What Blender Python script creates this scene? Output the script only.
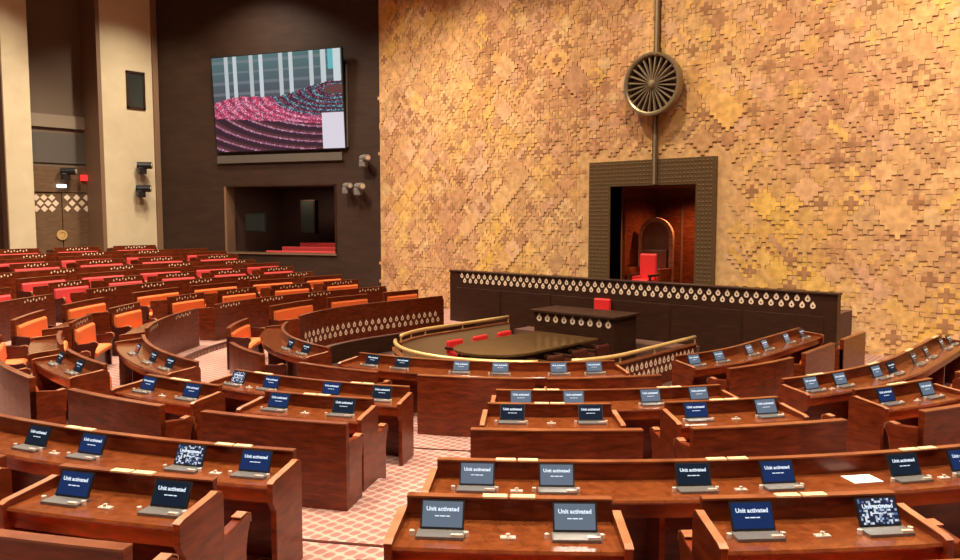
import bpy, bmesh, math, random
from mathutils import Vector, Matrix
random.seed(7)
R = math.radians
for o in list(bpy.data.objects): bpy.data.objects.remove(o)
scn = bpy.context.scene
COL = scn.collection

# ------------------------------------------------------------------ camera
F = 780.0; PITCH = math.atan(62 / F); YAW = R(41.6)
CAM = Vector((10.97, -19.5, 3.17))
cd = bpy.data.cameras.new('camera'); cam = bpy.data.objects.new('camera', cd); COL.objects.link(cam)
cam.location = CAM; cam.rotation_euler = (math.pi / 2 - PITCH, 0, YAW)
cd.sensor_width = 36; cd.lens = F / 960 * 36; cd.clip_end = 200
scn.camera = cam
# ------------------------------------------------------------------ world, exposure
w = bpy.data.worlds.new('world'); scn.world = w; w.use_nodes = True
bg = w.node_tree.nodes['Background']
bg.inputs[0].default_value = (1.0, 0.80, 0.62, 1); bg.inputs[1].default_value = 0.06
scn.view_settings.view_transform = 'Standard'; scn.view_settings.look = 'None'
scn.view_settings.exposure = 0.0; scn.view_settings.gamma = 1.0
scn.view_settings.use_curve_mapping = False
# ------------------------------------------------------------------ lights (ceiling downlights and wall washers of the hall, added pillar fill)
CEIL = 13.2
def area(name, loc, size, energy, col=(1, .82, .62), target=None, spread=None):
    l = bpy.data.lights.new(name, 'AREA'); l.shape = 'DISK'; l.size = size; l.energy = energy; l.color = col
    if spread: l.spread = R(spread)
    o = bpy.data.objects.new(name, l); COL.objects.link(o); o.location = loc
    d = Vector(target) - Vector(loc) if target else Vector((0, 0, -1))
    o.rotation_euler = d.to_track_quat('-Z', 'Y').to_euler()
    return o
def spot(name, loc, target, energy, ang, blend=.8, col=(1, .80, .56), rad=.15):
    l = bpy.data.lights.new(name, 'SPOT'); l.energy = energy; l.spot_size = R(ang); l.spot_blend = blend; l.color = col
    l.shadow_soft_size = rad
    o = bpy.data.objects.new(name, l); COL.objects.link(o); o.location = loc
    o.rotation_euler = (Vector(target) - Vector(loc)).to_track_quat('-Z', 'Y').to_euler()
    return o
for i, (x, y, e) in enumerate([(6, -13, 900), (1, -16.5, 900), (11.5, -17.5, 700), (9.5, -6, 900), (-8.5, -13.5, 1500), (-10, -7, 1100),
                               (-15, -11, 700), (-15, -4.5, 600), (0, -9, 300), (5, -20, 700), (14, -10, 700)]):
    area('downlight', (x, y, CEIL - .1), 1.2, e * .92, (1, .84, .66), None, 120)
for i, (x, e) in enumerate([(-9.6, 700), (-6.2, 1300), (-2.6, 900), (1.2, 900), (5.0, 1200), (8.8, 1100)]):
    spot('wall_washer', (x, -4.4, CEIL - .4), (x + .4, 0, 4.2), e * 2.45, 78, 1.0)

for y_ in (-5.6, -10.6):
    spot('pillar_fill', (-16.5, y_ + .5, CEIL - .3), (-21, y_, 5.0), 2300, 75, 1.0, (1, .86, .66))  # added fill spots that brighten the pillars up their height

# ------------------------------------------------------------------ pixel helpers (a pixel is a direction; distance from the plane it touches)
fw = Vector((-math.sin(YAW) * math.cos(PITCH), math.cos(YAW) * math.cos(PITCH), -math.sin(PITCH)))
rt = Vector((math.cos(YAW), math.sin(YAW), 0)); up = rt.cross(fw)
def ray(x, y): return fw + rt * ((x - 480) / F) - up * ((y - 280) / F)
def on_plane(x, y, p, n):
    d = ray(x, y); return CAM + d * ((Vector(p) - CAM).dot(n) / d.dot(n))
def proj(p):
    d = Vector(p) - CAM; z = d.dot(fw)
    if z < .3: return None
    return 480 + F * d.dot(rt) / z, 280 - F * d.dot(up) / z, z

# ------------------------------------------------------------------ materials
def mat(name):
    m = bpy.data.materials.new(name); m.use_nodes = True
    return m, m.node_tree, m.node_tree.nodes['Principled BSDF']
def simple(name, col, rough=.5, metal=0, emit=None, es=1, coat=0):
    m, t, b = mat(name)
    b.inputs['Base Color'].default_value = (*col, 1); b.inputs['Roughness'].default_value = rough
    b.inputs['Metallic'].default_value = metal; b.inputs['Coat Weight'].default_value = coat
    if emit: b.inputs['Emission Color'].default_value = (*emit, 1); b.inputs['Emission Strength'].default_value = es
    return m
def N(t, typ, **kw):
    n = t.nodes.new(typ)
    for k, v in kw.items():
        if k in n.inputs: n.inputs[k].default_value = v
        else: setattr(n, k, v)
    return n
def wood(name, c1, c2, rough=.3, scale=(2, 2, 14), coat=.25):
    m, t, b = mat(name); L = t.links.new
    tc = N(t, 'ShaderNodeTexCoord'); mp = N(t, 'ShaderNodeMapping'); mp.inputs['Scale'].default_value = scale
    nz = N(t, 'ShaderNodeTexNoise'); nz.inputs['Scale'].default_value = 2.2; nz.inputs['Detail'].default_value = 5; nz.inputs['Distortion'].default_value = .6
    cr = N(t, 'ShaderNodeValToRGB')
    cr.color_ramp.elements[0].position = .3; cr.color_ramp.elements[0].color = (*c1, 1)
    cr.color_ramp.elements[1].position = .72; cr.color_ramp.elements[1].color = (*c2, 1)
    L(tc.outputs['Object'], mp.inputs[0]); L(mp.outputs[0], nz.inputs[0]); L(nz.outputs[0], cr.inputs[0]); L(cr.outputs[0], b.inputs['Base Color'])
    b.inputs['Specular IOR Level'].default_value = .35
    b.inputs['Roughness'].default_value = rough; b.inputs['Coat Weight'].default_value = coat; b.inputs['Coat Roughness'].default_value = .15
    return m
M = {}
M['wood'] = wood('mahogany', (.062, .0080, .0022), (.175, .029, .0065), .3, (2, 2, 9), .08)
M['wood_top'] = wood('mahogany_top', (.10, .022, .0055), (.19, .050, .013), .2, (5, 5, 5), .3)
M['wood_edge'] = wood('mahogany_edge', (.24, .085, .034), (.40, .17, .08), .35)
M['wood_cap'] = wood('mahogany_cap', (.13, .032, .010), (.24, .075, .026), .3)
M['table_top'] = wood('table_walnut', (.07, .036, .011), (.11, .060, .02), .25, (2, 2, 2), .2)
M['lining'] = simple('tan_lining', (.42, .29, .15), .5)
M['wood_dark'] = wood('dark_walnut', (.020, .0062, .0028), (.044, .0145, .006), .45, (1.2, 1.2, 8), .0)
M['wood_screen'] = wood('screen_wall_walnut', (.028, .0135, .0078), (.046, .022, .0125), .6, (.5, .5, 2), 0)
M['wood_arm'] = wood('arm_wood', (.035, .006, .004), (.075, .012, .007), .35)
M['orange'] = simple('fabric_lit_orange', (.80, .17, .035), .8)  # the crimson velvet again, warmer light of the inner rows in its colour
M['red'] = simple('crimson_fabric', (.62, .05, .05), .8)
M['redchair'] = simple('red_leather', (.62, .02, .02), .5)
M['gold'] = simple('brass', (.78, .55, .22), .3, .45)
M['bronze'] = simple('bronze', (.14, .088, .042), .45, .5)
M['rim_bronze'] = simple('rim_bronze', (.30, .24, .15), .38, .6)
M['bronze_light'] = simple('bronze_light', (.46, .38, .26), .4, .7)
M['inlay'] = simple('pale_inlay', (.78, .62, .46), .4)
M['inlay_dim'] = simple('inlay_small', (.80, .66, .46), .4)
M['plate'] = simple('number_plate', (.72, .50, .28), .35)
M['plastic'] = simple('black_plastic', (.012, .012, .014), .35)
M['grey'] = simple('grey_metal', (.20, .19, .18), .3, .5)
M['cam_grey'] = simple('camera_grey', (.16, .15, .14), .4)
M['silver'] = simple('silver', (.85, .80, .70), .25, .6)
M['navy'] = simple('screen_navy', (.004, .008, .03), .12, 0, (.006, .02, .085), 1)
M['navyd'] = simple('screen_dark', (.004, .006, .012), .12, 0, (.004, .010, .022), 1)
M['glare_screen'] = simple('screen_glare', (.01, .015, .03), .12, 0, (.125, .155, .20), 1)  # reflected light painted in as a paler glow of the display
M['text'] = simple('lettering', (.1, .1, .1), .5, 0, (.70, .85, 1.0), 1.0)
M['paper'] = simple('paper', (.9, .88, .84), .7)
M['white_light'] = simple('lamp_glow', (.8, .9, .9), .5, 0, (.75, .95, 1), 2.5)
M['exit'] = simple('exit_red', (.4, .02, .02), .5, 0, (1, .03, .03), 1.2)
M['pale'] = wood('cream_stone', (.56, .47, .30), (.64, .54, .36), .6, (.6, .6, .6), 0)
M['pale_trim'] = simple('brown_trim', (.20, .115, .065), .6)
M['recess'] = simple('recess_taupe', (.15, .105, .07), .7)
M['recess_band'] = simple('recess_band', (.27, .21, .15), .7)
M['door_wood'] = wood('door_oak', (.12, .068, .036), (.17, .10, .055), .45, (1, 1, 4), 0)
M['recess_grey'] = simple('recess_grey', (.10, .085, .07), .6)
M['dark'] = simple('dark_interior', (.085, .042, .032), .6)
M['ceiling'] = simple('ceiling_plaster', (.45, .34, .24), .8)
M['glass'] = simple('smoked_glass', (.03, .035, .03), .08)
M['leather'] = simple('brown_leather', (.16, .055, .025), .4)

def carpet():
    m, t, b = mat('carpet'); L = t.links.new
    g = N(t, 'ShaderNodeNewGeometry'); mp = N(t, 'ShaderNodeMapping'); mp.inputs['Rotation'].default_value = (0, 0, R(41.6))
    mp.inputs['Scale'].default_value = (6.6, 5.2, 1); L(g.outputs['Position'], mp.inputs[0])
    sp = N(t, 'ShaderNodeSeparateXYZ'); L(mp.outputs[0], sp.inputs[0])
    def mth(op, a, bb=None, v=None):
        n = N(t, 'ShaderNodeMath'); n.operation = op; L(a, n.inputs[0])
        if bb is not None: L(bb, n.inputs[1])
        if v is not None: n.inputs[1].default_value = v
        return n.outputs[0]
    x = mth('MULTIPLY', sp.outputs[0], v=math.pi); y = mth('MULTIPLY', sp.outputs[1], v=math.pi)
    s1 = mth('SINE', mth('ADD', x, y)); s2 = mth('SINE', mth('SUBTRACT', x, y))
    f = mth('ABSOLUTE', mth('MULTIPLY', s1, s2))
    cr = N(t, 'ShaderNodeValToRGB'); e = cr.color_ramp.elements
    e[0].position = .56; e[0].color = (.47, .31, .24, 1); e[1].position = .74; e[1].color = (.31, .13, .11, 1)
    f2 = mth('ADD', mth('MULTIPLY', f, v=.5), v=.5); L(f2, cr.inputs[0])
    nz = N(t, 'ShaderNodeTexNoise'); nz.inputs['Scale'].default_value = 1.3
    mx = N(t, 'ShaderNodeMixRGB'); mx.blend_type = 'MULTIPLY'; mx.inputs[0].default_value = .35
    L(g.outputs['Position'], nz.inputs[0]); L(cr.outputs[0], mx.inputs[1]); L(nz.outputs[0], mx.inputs[2])
    L(mx.outputs[0], b.inputs['Base Color']); b.inputs['Roughness'].default_value = .95
    return m
M['carpet'] = carpet()
M['carpet_well'] = simple('well_carpet', (.10, .045, .03), .95)

def stone(name, src):
    m, t, b = mat(name); L = t.links.new
    if src == 'obj': c = N(t, 'ShaderNodeObjectInfo').outputs['Color']
    else:
        a = N(t, 'ShaderNodeAttribute'); a.attribute_name = 'Col'; c = a.outputs['Color']
    g = N(t, 'ShaderNodeNewGeometry')
    nz = N(t, 'ShaderNodeTexNoise'); nz.inputs['Scale'].default_value = 5; nz.inputs['Detail'].default_value = 5
    L(g.outputs['Position'], nz.inputs[0])
    cr = N(t, 'ShaderNodeValToRGB'); cr.color_ramp.elements[0].color = (.72, .68, .62, 1); cr.color_ramp.elements[1].color = (1.15, 1.15, 1.1, 1)
    cr.color_ramp.elements[0].position = .35; cr.color_ramp.elements[1].position = .65
    L(nz.outputs[0], cr.inputs[0])
    mx = N(t, 'ShaderNodeMixRGB'); mx.blend_type = 'MULTIPLY'; mx.inputs[0].default_value = .8
    L(c, mx.inputs[1]); L(cr.outputs[0], mx.inputs[2]); L(mx.outputs[0], b.inputs['Base Color'])
    b.inputs['Roughness'].default_value = .75
    bp = N(t, 'ShaderNodeBump'); bp.inputs['Strength'].default_value = .25; bp.inputs['Distance'].default_value = .02
    L(nz.outputs[0], bp.inputs['Height']); L(bp.outputs[0], b.inputs['Normal'])
    return m
M['stone_obj'] = stone('sandstone_piece', 'obj'); M['stone_att'] = stone('sandstone_field', 'att')

# ------------------------------------------------------------------ mesh helpers
class MB:
    def __init__(s): s.v = []; s.f = []
    def add(s, vs, fs):
        k = len(s.v); s.v += [Vector(v) for v in vs]; s.f += [tuple(i + k for i in f) for f in fs]
    def prism(s, ring, ext):
        n = len(ring); ext = Vector(ext)
        s.add([Vector(p) for p in ring] + [Vector(p) + ext for p in ring],
              [tuple(range(n))[::-1], tuple(range(n, 2 * n))] + [(i, (i + 1) % n, n + (i + 1) % n, n + i) for i in range(n)])
    def box(s, lo, hi):
        x0, y0, z0 = lo; x1, y1, z1 = hi
        s.prism([(x0, y0, z0), (x1, y0, z0), (x1, y1, z0), (x0, y1, z0)], (0, 0, z1 - z0))
    def obox(s, c, ax, ay, az):          # centre and three half-axes
        c = Vector(c); ax = Vector(ax); ay = Vector(ay); az = Vector(az)
        s.prism([c - ax - ay - az, c + ax - ay - az, c + ax + ay - az, c - ax + ay - az], az * 2)
    def stations(s, rings, closed=False):
        n = len(rings[0]); k = len(rings); vs = [p for r in rings for p in r]; fs = []
        for a in range(k if closed else k - 1):
            b = (a + 1) % k
            for i in range(n):
                j = (i + 1) % n; fs.append((a * n + i, a * n + j, b * n + j, b * n + i))
        if not closed: fs += [tuple(range(n))[::-1], tuple((k - 1) * n + i for i in range(n))]
        s.add(vs, fs)
    def tube(s, pts, r, n=8):
        pts = [Vector(p) for p in pts]; rings = []
        for i, p in enumerate(pts):
            d = (pts[min(i + 1, len(pts) - 1)] - pts[max(i - 1, 0)]).normalized()
            a = Vector((0, 0, 1)) if abs(d.z) < .9 else Vector((1, 0, 0))
            x = d.cross(a).normalized(); y = d.cross(x).normalized()
            rings.append([p + x * (r * math.cos(2 * math.pi * k / n)) + y * (r * math.sin(2 * math.pi * k / n)) for k in range(n)])
        s.stations(rings)
    def mesh(s, base=(0, 0, 0), name='mesh'):
        me = bpy.data.meshes.new(name); b = Vector(base)
        me.from_pydata([tuple(v - b) for v in s.v], [], s.f)
        bm = bmesh.new(); bm.from_mesh(me); bmesh.ops.recalc_face_normals(bm, faces=bm.faces); bm.to_mesh(me); bm.free()
        return me
def link(o): COL.objects.link(o); return o
def tag(o, label=None, cat=None, group=None, kind=None):
    if label: o['label'] = label
    if cat: o['category'] = cat
    if group: o['group'] = group
    if kind: o['kind'] = kind
    return o
def thing(name, label, cat, base, group=None):
    o = link(bpy.data.objects.new(name, None)); o.location = base; o.empty_display_size = .1
    return tag(o, label, cat, group)
def part(name, mb, m, parent, kind=None, bevel=0, label=None, smooth=False):
    me = mb if isinstance(mb, bpy.types.Mesh) else mb.mesh(parent.location if parent else (0, 0, 0), name)
    if not me.materials: me.materials.append(M[m])
    o = link(bpy.data.objects.new(name, me)); o.parent = parent
    if kind: o['kind'] = kind
    if label: o['label'] = label
    if smooth:
        for p in me.polygons: p.use_smooth = True
    if bevel:
        b = o.modifiers.new('bevel', 'BEVEL'); b.width = bevel; b.segments = 2; b.limit_method = 'ANGLE'
    return o
def struct(name, mb, m, parent=None):
    o = part(name, mb, m, parent)
    if not parent: o['kind'] = 'structure'
    return o

# ------------------------------------------------------------------ horseshoe geometry: arc round (0,-6) below Y=-6, straight wings above
CY = -6.0; CXH = .15; WM = .15                  # one unit of u beyond 90 is .15 m along the wing
def P(r, u, z=0.0):
    a = abs(u); s = 1 if u >= 0 else -1
    if a <= 90: return Vector((CXH + r * math.sin(R(u)), CY - r * math.cos(R(u)), z))
    return Vector((CXH + s * r, CY + (a - 90) * WM, z))
def Nv(u):
    a = abs(u); s = 1 if u >= 0 else -1
    return Vector((math.sin(R(u)), -math.cos(R(u)), 0)) if a <= 90 else Vector((s, 0, 0))
def Tv(u): n = Nv(u); return Vector((-n.y, n.x, 0))          # direction of growing u
def arclen(r, u): a = abs(u); return (r * R(a) if a <= 90 else r * R(90) + (a - 90) * WM) * (1 if u >= 0 else -1)
def inv(r, s):
    a = abs(s); q = r * R(90); sg = 1 if s >= 0 else -1
    return sg * (math.degrees(a / r) if a <= q else 90 + (a - q) / WM)
def sweep(mb, prof, r, ua, ub, n=None, step=.28):
    la, lb = arclen(r, ua), arclen(r, ub)
    if n is None: n = max(2, int(abs(lb - la) / step))
    rings = []
    for i in range(n + 1):
        u = inv(r, la + (lb - la) * i / n)
        rings.append([P(r + dr, u, z) for dr, z in prof])
    mb.stations(rings)
def slab(mb, prof, r, u, off, th):   # board standing radially at u; off along the tangent, thickness th
    t = Tv(u); p0 = P(r, u) ; n = Nv(u)
    mb.prism([p0 + n * dr + Vector((0, 0, z)) + t * off for dr, z in prof], t * th)

# ------------------------------------------------------------------ setting: floors
ZF = [0.0, .13, .28, .42, .56, .72, .88, 1.05, 1.2]
EDGE = [4.9, 7.35, 9.012, 11.05, 12.602, 14.6, 16.25, 18.0, 19.55, 24.0]
b = MB(); b.prism([P(4.9, u, -.57) for u in range(-90, 91, 6)] + [(5.05, 0, -.57), (-4.75, 0, -.57)], (0, 0, .15)); struct('floor', b, 'carpet_well')
for k in range(9):
    b = MB(); uu = [-111.0] + [-90 + 3 * i for i in range(61)] + [111.0]
    b.stations([[P(EDGE[k], u, -.57), P(EDGE[k + 1], u, -.57), P(EDGE[k + 1], u, ZF[k]), P(EDGE[k], u, ZF[k])] for u in uu])
    struct('floor', b, 'carpet')
    if k in (1, 3, 5, 7):
        b = MB(); b.stations([[P(EDGE[k] - .012, u, ZF[k] - .05), P(EDGE[k] + .03, u, ZF[k] - .05), P(EDGE[k] + .03, u, ZF[k] + .006), P(EDGE[k] - .012, u, ZF[k] + .006)] for u in uu])
        struct('trim_%d' % (k + 20), b, 'wood_arm')
for s in (-1, 1):
    b = MB(); b.box((s * 5.0 if s > 0 else -24, -2.85, -.57), (24 if s > 0 else -5.0, .6, -.002)); struct('floor', b, 'carpet')
# riser round the well (carpeted platform edge faced with wood)
b = MB(); b.stations([[P(4.83, u, -.42), P(4.899, u, -.42), P(4.899, u, .012), P(4.83, u, .012)] for u in [-120.0] + [-90 + 4 * i for i in range(46)] + [120.0]])
struct('trim_5', b, 'wood_dark')

# ------------------------------------------------------------------ front wall with stepped stone relief
WX0, WX1 = -11.33, 11.4
AX0, AX1, AZ1 = -1.22, 1.42, 4.07       # alcove opening
wf = MB()
for lo, hi in (((WX0, 0, -.5), (AX0, .4, CEIL)), ((AX1, 0, -.5), (WX1, .4, CEIL)), ((AX0, 0, AZ1), (AX1, .4, CEIL))): wf.box(lo, hi)
wall = struct('wall_front', wf, 'stone_att')
ca = wall.data.color_attributes.new('Col', 'FLOAT_COLOR', 'CORNER')
for i in range(len(ca.data)): ca.data[i].color = (.58, .36, .165, 1)
from mathutils import noise
PAL = [(.58, .37, .175), (.53, .315, .145), (.50, .29, .14), (.64, .44, .23), (.58, .345, .215), (.40, .205, .105), (.66, .42, .13), (.60, .37, .225), (.48, .265, .15)]
def region_col(x, z):
    n1 = noise.noise(Vector((x * .36 + 3.1, z * .36, 1.7))); n2 = noise.noise(Vector((x * .33, z * .33 + 9, 5.2)))
    c = Vector((.66, .405, .185))
    c = c.lerp(Vector((.74, .46, .095)), max(0, min(1, n1 * 3.4 + .1)))
    return c.lerp(Vector((.45, .225, .11)), max(0, min(1, n2 * 3.4)))
def stone_col(x, z):
    c = region_col(x, z).lerp(Vector(random.choice(PAL)), random.choice([.2, .4, .6, .9]))
    return tuple(c * random.uniform(.92, 1.08)) + (1,)
q = .1133
def diamond_outline(n):                # outline of the cells |i|+|j|<=n, counter-clockwise in (x,z)
    right = []
    for j in range(-n, n + 1):
        h = n - abs(j) + .5; right += [(h, j - .5), (h, j + .5)]
    pts = right + [(-x, y) for x, y in reversed(right)]
    return [(x * q, y * q) for x, y in pts]
def band_outline(k, s):                # stepped diagonal band of k cells
    lo = [];  hi = []
    for i in range(k):
        lo += [(i - .5, i - 1.5), (i + .5, i - 1.5)]; hi += [(i - .5, i + .5), (i + .5, i + .5)]
    pts = lo + hi[::-1]; c = (k - 1) / 2
    pts = [((x - c) * q, (y + .5 - c) * q) for x, y in pts]
    return pts if s > 0 else [(-x, y) for x, y in reversed(pts)]
OUT = {'d0': diamond_outline(0), 'd1': diamond_outline(1), 'd2': diamond_outline(2), 'd3': diamond_outline(3), 'd4': diamond_outline(4), 'b3': band_outline(4, 1), 'c3': band_outline(4, -1)}
OUT = {k: [(x * .965, y * .965) for x, y in v] for k, v in OUT.items()}
def piece_mb(kind, depth, x=0, z=0):
    m = MB(); m.prism([(x + a, 0, z + c) for a, c in OUT[kind]], (0, -depth, 0)); return m
pieces = []
per = 6 * q
for i in range(int((WX1 - WX0) / per) * 2 + 2):
    for j in range(int(CEIL / per) * 2 + 1):
        if (i + j) % 2: continue
        x = WX0 + .3 + i * per / 2; z = .12 + j * per / 2
        if x > WX1 - .3 or z > CEIL - .3 or abs(x + .07) < 2.3 and z < 5.05: continue
        d = random.choice([.008, .012, .016, .022]); rr = random.random(); dd = d
        if z < .6 and x < 0: pass
        pieces.append(('d2', x, z, d + random.uniform(0, .003)))
        if rr < .14: pieces.append(('d3', x, z, .028 + random.uniform(0, .006))); dd = .034
        elif rr < .155: pieces.append(('d4', x, z, .036 + random.uniform(0, .004))); dd = .04
        elif rr < .36: pieces.append((random.choice(['b3', 'c3']), x, z, .027 + random.uniform(0, .004))); continue
        r2 = random.random()
        if r2 < .34: pieces.append(('d1', x, z, dd + .008 + random.uniform(0, .004), random.random() < .5))
        elif r2 < .5: pieces.append(('d0', x, z, dd + .008))
        pieces.append(('d0', x + per / 2, z, .008 + random.uniform(0, .012)))
        if random.random() < .4: pieces.append((random.choice(['b3', 'c3']), x + random.choice([-1, 1]) * per / 4, z + per / 4, .005 + random.uniform(0, .004)))
def seen(pc):
    p = proj((pc[1], 0, pc[2]))
    if not p or not (0 < p[0] < 960 and 0 < p[1] < 350): return 0
    return {'d0': .3, 'd1': .8, 'd2': 1.3, 'd3': 1.8, 'd4': 2.3, 'b3': 1.1, 'c3': 1.1}[pc[0]] / p[2]
pieces.sort(key=seen, reverse=True)
cache = {}
for kind, x, z, d, *dk in pieces[:300]:
    dq = round(d / .002) * .002; key = (kind, dq)
    if key not in cache:
        me = piece_mb(kind, dq).mesh(name='tile'); me.materials.append(M['stone_obj']); cache[key] = me
    o = link(bpy.data.objects.new('tile', cache[key])); o.parent = wall
    o.location = (x, random.uniform(-.0006, .0006), z); o.color = (.36, .185, .085, 1) if dk and dk[0] else stone_col(x, z)
rest = MB(); fc = []
for kind, x, z, d, *dk in pieces[300:]:
    k0 = len(rest.f); m = piece_mb(kind, d, x, z); rest.add(m.v, m.f); fc += [(.36, .185, .085, 1) if dk and dk[0] else stone_col(x, z)] * (len(rest.f) - k0)
ro = part('tile_field', rest, 'stone_att', wall, kind='stuff')
ca = ro.data.color_attributes.new('Col', 'FLOAT_COLOR', 'CORNER')
for p in ro.data.polygons:
    for li in p.loop_indices: ca.data[li].color = fc[p.index]

# alcove and its dark bronze frame
b = MB(); b.box((AX0 - .1, .4, 0), (AX0, 2.6, AZ1 + .1)); b.box((AX1, .4, 0), (AX1 + .1, 2.6, AZ1 + .1)); b.box((AX0, .4, AZ1), (AX1, 2.6, AZ1 + .1)); b.box((AX0 - .1, 2.6, 0), (AX1 + .1, 2.7, AZ1 + .1))
alc = struct('wall_alcove', b, 'leather')
def fz(x, y): return on_plane(x, y, (0, -.08, 0), Vector((0, 1, 0)))
fr = thing('door_frame', 'wide dark bronze frame with embossed lozenges round the throne alcove', 'frame', (0, -.06, 1.0))
b = MB(); X0, X1, Z1 = -1.95, 1.97, 4.78
b.box((X0, -.12, .9), (AX0, .0, Z1)); b.box((AX1, -.12, .9), (X1, .0, Z1)); b.box((AX0, -.12, AZ1), (AX1, .0, Z1)); part('surround', b, 'bronze', fr)
b = MB()
for xx in (AX0 - .06, AX1): b.box((xx, -.10, .9), (xx + .06, .5, AZ1))
b.box((AX0, -.10, AZ1), (AX1, .5, AZ1 + .06)); part('reveal', b, 'wood_dark', fr)
b = MB(); s = .11
for i in range(int((X1 - X0) / s)):
    for j in range(int((Z1 - .9) / s)):
        x = X0 + s / 2 + i * s; z = .9 + s / 2 + j * s
        if AX0 - .05 < x < AX1 + .05 and z < AZ1 + .05: continue
        h = s * .43; b.add([(x - h, -.121, z), (x, -.121, z - h), (x + h, -.121, z), (x, -.121, z + h), (x, -.131, z)], [(0, 1, 4), (1, 2, 4), (2, 3, 4), (3, 0, 4)])
part('lozenge_relief', b, 'bronze', fr, kind='stuff')

# ------------------------------------------------------------------ wheel emblem and its pole
wc = on_plane(652, 84, (0, -.42, 0), Vector((0, 1, 0))); WR = .84
plx = on_plane(657, 100, (0, -.1, 0), Vector((0, 1, 0))).x
pl = thing('bronze_pole', 'tall dark bronze pole running down over the alcove frame behind the spoked wheel', 'pole', (plx, -.14, AZ1 + .02))
b = MB(); b.box((plx - .075, -.19, AZ1 + .02), (plx + .075, -.135, CEIL)); part('shaft', b, 'bronze', pl)
b = MB(); b.box((plx - .03, -.205, AZ1 + .02), (plx + .03, -.191, CEIL)); part('ridge', b, 'bronze_light', pl)
wh = thing('spoked_wheel', 'round bronze wheel emblem with many radiating spokes on the sandstone wall', 'wheel', wc)
def lathe_y(mb, c, prof, n=48):      # prof of (radius, y); axis Y
    rings = [[Vector((c.x + r * math.cos(2 * math.pi * k / n), c.y + y, c.z + r * math.sin(2 * math.pi * k / n))) for r, y in prof] for k in range(n)]
    mb.stations(rings, closed=True)
b = MB(); lathe_y(b, wc, [(WR, -.07), (WR, .16), (WR - .10, .16), (WR - .10, -.04), (WR - .06, -.07)]); part('rim', b, 'rim_bronze', wh, smooth=False)
b = MB(); b.prism([wc + Vector(((WR - .09) * math.cos(2 * math.pi * k / 40), .14, (WR - .09) * math.sin(2 * math.pi * k / 40))) for k in range(40)], (0, .05, 0)); part('back_disc', b, 'wood_dark', wh)
b = MB(); lathe_y(b, wc, [(.001, -.10), (.07, -.09), (.11, -.03), (.11, .13), (.001, .13)], 20); part('hub', b, 'bronze_light', wh)
b = MB(); b.box(wc + Vector((-.08, .192, -.35)), wc + Vector((.08, .215, .35))); part('bracket', b, 'bronze', wh)
for k in range(24):
    a = 2 * math.pi * (k + .5) / 24; d = Vector((math.cos(a), 0, math.sin(a))); t = Vector((-math.sin(a), 0, math.cos(a))); y = Vector((0, 1, 0))
    b = MB(); b.stations([[wc + d * r + t * wd + y * yy for wd, yy in ((-h, .05), (h, .05), (h * .6, -.015), (-h * .6, -.015))] for r, h in ((.09, .009), (.42, .024), (.70, .03), (WR - .06, .022))])
    part('spoke', b, 'bronze_light', wh)

# ------------------------------------------------------------------ drop-shaped inlays
def drop(mb, p, r, u, n, s, hole=True):
    pts = [(math.cos(t) * .42, math.sin(t) * .42 - .10) for t in [R(-210 + 24 * k) for k in range(11)]] + [(0, .62)]
    if not hole:
        mb.add([p + r * (x * s) + u * (y * s) + n * .006 for x, y in pts], [tuple(range(len(pts)))]); return
    k = len(pts); inner = [(x * .34, (y + .08) * .34 - .10) for x, y in pts]
    vs = [p + r * (x * s) + u * (y * s) + n * .006 for x, y in pts] + [p + r * (x * s) + u * (y * s) + n * .006 for x, y in inner]
    vs2 = [v - n * .006 for v in vs[:k]]
    mb.add(vs + vs2, [(i, (i + 1) % k, k + (i + 1) % k, k + i) for i in range(k)] + [(i, 2 * k + i, 2 * k + (i + 1) % k, (i + 1) % k) for i in range(k)])

# ------------------------------------------------------------------ dais: parapet, raised floor, throne
DX0, DX1, DY, DZ = -5.72, 5.70, -2.10, 1.57
dp = thing('dais_parapet', 'long dark wooden parapet with two staggered rows of pale drop inlays', 'parapet', ((DX0 + DX1) / 2, DY, -.42))
b = MB(); b.box((DX0, DY, -.42), (DX1, DY + .22, DZ - .05)); part('panel', b, 'wood_dark', dp)
b = MB(); b.box((DX0 - .02, DY - .03, DZ - .05), (DX1 + .02, DY + .26, DZ)); part('top_rail', b, 'wood_dark', dp, bevel=.01)
b = MB()
for i in range(46):
    st = (DX1 - DX0 - .9) / 46; x = DX0 + .45 + i * st
    for j in range(2): drop(b, Vector((x + st * (.25 + .5 * j), DY, DZ - .15 - .145 * j)), Vector((1, 0, 0)), Vector((0, 0, 1)), Vector((0, -1, 0)), .14)
part('drop_inlays', b, 'inlay', dp, kind='stuff')
for i in range(6):
    x0 = DX0 + .25 + i * (DX1 - DX0 - .5) / 6; b = MB(); b.box((x0 + .03, DY - .018, -.3), (x0 + (DX1 - DX0 - .5) / 6 - .03, DY + .002, DZ - .52)); part('board', b, 'wood_dark', dp, bevel=.006)
b = MB(); b.box((-5.5, DY + .24, -.4), (5.4, 0, 1.0)); b.box((AX0, 0, .0), (AX1, 2.6, 1.0)); struct('floor', b, 'carpet_well')
th = thing('throne', 'tall wooden chair with arched back and red seat inside the alcove', 'chair', (-.28, .9, 1.0)); TX = on_plane(656, 240, (0, 1.2, 0), Vector((0, 1, 0))).x + .05
arch = lambda w_, h_, z0: [(-w_, z0), (w_, z0)] + [(w_ * math.cos(R(a)), h_ + w_ * math.sin(R(a))) for a in range(0, 181, 15)]
b = MB(); ring = arch(.52, 2.62, 1.0)
b.prism([(TX - .05 + x, 1.25, z) for x, z in ring], (0, .12, 0)); part('arched_back', b, 'leather', th, bevel=.02)
b = MB(); o_ = arch(.56, 2.62, 1.05)[2:]; i_ = arch(.44, 2.62, 1.05)[2:]
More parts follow.
